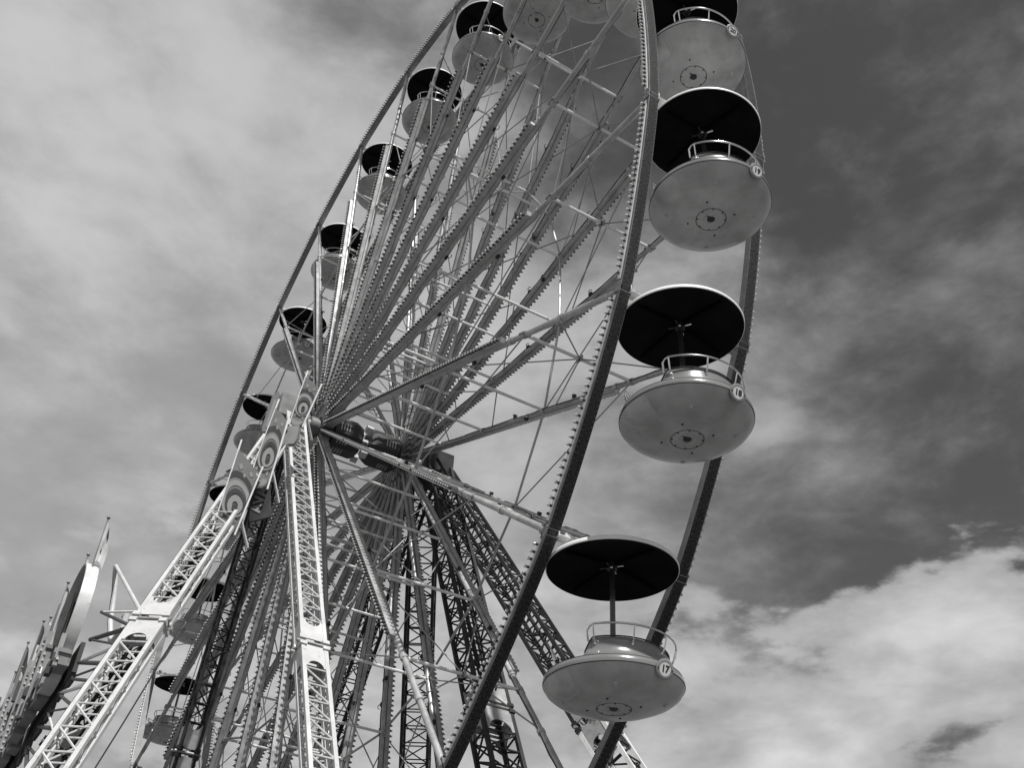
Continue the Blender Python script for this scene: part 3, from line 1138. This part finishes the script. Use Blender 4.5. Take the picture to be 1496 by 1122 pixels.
# ------------------------------------------------------------------ ornamental front at the lower left
fc = thing('ornamental_front', (-5, -6.0, 9), 'stepped ornamental front with poles and flags seen edge on at the lower left', 'facade')
rnd = random.Random(3)
x = 0.3
i = 0
while x > -17:
    w = rnd.uniform(0.8, 1.5)
    zb = HZ - 8.75 - (0.3 - x) * .10 + rnd.uniform(-.18, .12)
    zt_ = HZ - 6.9 - abs(x) * .03 + rnd.uniform(-.5, .5)
    yy = -6.10 - rnd.uniform(0, .14)
    if x > -2.6:
        zt_ = HZ - 8.5
    b = MB()
    b.box((x - w / 2, yy - .07, (zb + zt_) / 2), (w / 2 - .03, 0.13, (zt_ - zb) / 2), M_FACADE)
    b.box((x - w / 2, yy - .10, zt_ + .05), (w / 2 + .02, 0.15, 0.05), M_FACADE)
    b.box((x - .10, yy - .24, (zb + zt_) / 2 + .2), (0.07, 0.05, (zt_ - zb) / 2 + .25), M_BOARDW)
    link('facade_panel', b.mesh('facade_panel'), fc)
    for q in range(3):
        b = MB()
        zc = zb + (zt_ - zb) * rnd.uniform(.1, .95)
        b.box((x - rnd.uniform(.1, w), yy - .26, zc), (rnd.uniform(.04, .22), rnd.uniform(.04, .08), rnd.uniform(.04, .30)), rnd.choice((M_FACDK, M_BOARDW, M_BOARD)))
        link('facade_ornament', b.mesh('facade_ornament'), fc)
    b = MB()
    for q in range(int((zt_ - zb) / .16)):
        b.ball((x - .02, yy - .22, zb + .1 + q * .16), 0.035, M_LAMP, 5, 3)
    link('light_bulbs', b.mesh('light_bulbs'), fc, kind='stuff')
    b = MB()
    b.box((x - w / 2, -5.97, zb + .25), (w / 2, 0.05, 0.36), M_FACDK)
    b.box((x - w / 2 + .1, -5.95, zb - .16), (w / 2 - .15, 0.04, 0.16), M_FACDK)
    link('backing_frame', b.mesh('backing_frame'), fc)
    if i % 2 == 0 or rnd.random() < .4:
        zp = HZ - 4.2 + rnd.uniform(-1.6, .1)
        if i == 0:
            zp = HZ - 4.75
        px = x - w * .5
        b = MB()
        b.tube((px, yy - .1, zt_), (px, yy - .1, zp), 0.030, M_FACADE, 8, r2=0.018)
        b.ball((px, yy - .1, zp + .04), 0.05, M_FACADE, 8, 6)
        b.box((px, yy - .1, zt_ + .45), (0.12, 0.02, 0.5), M_FACADE)
        link('pole', b.mesh('facade_pole'), fc)
        # a limp flag, rippled cloth with thickness
        b = MB()
        vs, fs = [], []
        nx, nz = 7, 9
        ln, ht = 0.75, 1.15
        for ix in range(nx + 1):
            for iz in range(nz + 1):
                u_, v_ = ix / nx, iz / nz
                droop = u_ * u_ * .75
                vs.append((px + .10 * math.sin(u_ * 7 + v_ * 2) * u_, yy - .1 + u_ * ln * .30, zp - .1 - v_ * ht * (1 - .45 * u_) - droop))
        m2 = len(vs)
        vs += [(a + .012, c, d_) for a, c, d_ in vs]
        for ix in range(nx):
            for iz in range(nz):
                q = ix * (nz + 1) + iz
                f = (q, q + nz + 1, q + nz + 2, q + 1)
                fs.append(f)
                fs.append(tuple(m2 + z for z in reversed(f)))
        dark = rnd.random() < .55 and i > 0
        b.add(vs, fs, M_FLAGD if dark else M_FLAGW)
        if not dark:
            q0 = [v for v in vs[:4]]
        fl = link('flag', b.mesh('flag'), fc)
        if not dark:
            b = MB()
            for (ia, ib, ja, jb) in ((3, 6, 0, 3), (2, 4, 6, 8)):
                sub = [vs[ix * (nz + 1) + iz] for ix in range(ia, ib) for iz in range(ja, jb)]
                w_ = jb - ja
                b.add([(a + .02, c, d_) for a, c, d_ in sub], [(p * w_ + q, (p + 1) * w_ + q, (p + 1) * w_ + q + 1, p * w_ + q + 1) for p in range(ib - ia - 1) for q in range(w_ - 1)], M_FLAGD)
            link('flag_emblem', b.mesh('flag_emblem'), fl)
    # pinnacle board
    if i % 2:
        b = MB()
        vs = [(x - w * .8, yy - .2, zt_), (x - w * .2, yy - .2, zt_), (x - w * .42, yy - .2, zt_ + 1.3), (x - w * .5, yy - .2, zt_ + 1.8), (x - w * .58, yy - .2, zt_ + 1.3)]
        vs += [(a, c + .07, d_) for a, c, d_ in vs]
        b.add(vs, [(0, 1, 2, 3, 4), (9, 8, 7, 6, 5)] + [(j, 5 + j, 5 + (j + 1) % 5, (j + 1) % 5) for j in range(5)], M_FACDK if i % 4 == 1 else M_FACADE, False)
        link('pinnacle', b.mesh('pinnacle'), fc)
    x -= w + .02
    i += 1
# round sign with a deep pale edge at the near end
b = MB()
cx_, cz_, rr_ = -1.2, HZ - 7.35, 1.62
n = 48
vs = []
for j in range(n):
    a = 2 * PI * j / n
    for yy, r_ in ((-6.42, rr_ - .06), (-6.42, rr_), (-6.12, rr_), (-6.12, rr_ - .06)):
        vs.append((cx_ + r_ * math.cos(a), yy, cz_ + r_ * math.sin(a)))
fs = []
for j in range(n):
    p, q = j * 4, ((j + 1) % n) * 4
    for e in range(4):
        fs.append((p + e, q + e, q + (e + 1) % 4, p + (e + 1) % 4))
b.add(vs, fs, M_WHITE)
link('round_sign', b.mesh('round_sign', 30), fc)
rs = list(WM)[-1]
b = MB()
disc(b, (cx_, cz_), 0.0, rr_ - .065, 1, 1, M_FACDK, -6.16, th=.06, n=48)
link('sign_face', b.mesh('sign_face'), rs)
b = MB()
for q in range(10):
    a = 2 * PI * q / 10
    b.beam((cx_ + .35 * math.cos(a), -6.24, cz_ + .35 * math.sin(a)), (cx_ + 1.2 * math.cos(a), -6.24, cz_ + 1.2 * math.sin(a)), 0.16, 0.02, M_BOARD, up=(0, 1, 0))
link('ray', b.mesh('sign_ray'), rs)
# scrolled iron bracket and stays from the white leg to the front
legp = lambda t: V((0.45, -2.45, HZ - .3)).lerp(V((9.6, -8.6, .25)), t)
b = MB()
pts = [(-0.2, -5.75, HZ - 5.9), (-0.15, -5.6, HZ - 6.6), (-0.05, -5.5, HZ - 7.4), (0.2, -5.4, HZ - 7.9), (0.7, -5.4, HZ - 8.1), (1.1, -5.35, HZ - 7.9), (1.1, -5.35, HZ - 7.6), (0.85, -5.35, HZ - 7.55)]
b.path(pts, 0.07, M_WHITE, 10)
b.tube((-0.2, -5.75, HZ - 5.9), legp(.475) + V((-.3, .0, 0)), 0.045, M_WHITE, 8)
link('scroll_bracket', b.mesh('scroll_bracket'), fc)
FP = [[1.48, -5.95, -7.84], [1.11, -5.95, -8.37], [0.48, -5.95, -8.7], [-0.54, -5.95, -8.76], [-1.58, -5.95, -8.81], [-2.48, -5.95, -8.99], [-3.62, -5.95, -9.05], [-4.5, -5.95, -9.3], [-5.59, -5.95, -9.47]]
for i, (a, t_) in enumerate(((0, .455), (0, .485), (1, .475), (1, .51), (2, .50), (2, .535), (3, .53), (3, .56), (4, .555), (5, .59), (4, .60), (6, .62), (5, .64), (7, .66), (7, .69))):
    b = MB()
    x_, y_, z_ = FP[a]
    b.tube((x_, y_, HZ + z_), legp(t_) + V((-.25, -.12, 0)), 0.026 + .012 * (i % 3), M_FACDK if i % 4 else M_BAR, 7)
    link('stay', b.mesh('stay'), fc)
# ------------------------------------------------------------------ cables and the pennant behind the leg
def cable(pts, r, lab):
    b = MB()
    b.path(pts, r, M_DARK, 6)
    link('cable', b.mesh('cable'), None, label=lab, cat='cable')


P0, P1 = V((3.4, -5.3, HZ - 8.3)), V((9.8, -7.5, 1.5))
cable([P0.lerp(P1, i / 10) + V((0, 0, -.5 * math.sin(PI * i / 10))) for i in range(11)], 0.022, 'thin black cable sagging across the lattice of the lower left white leg')
P0, P1 = legp(.40) + V((.2, .5, 0)), V((9.9, -7.6, 2.2))
cable([P0.lerp(P1, i / 10) + V((0, 0, -.35 * math.sin(PI * i / 10))) for i in range(11)], 0.016, 'thin black cable hanging just right of the lower left white leg')
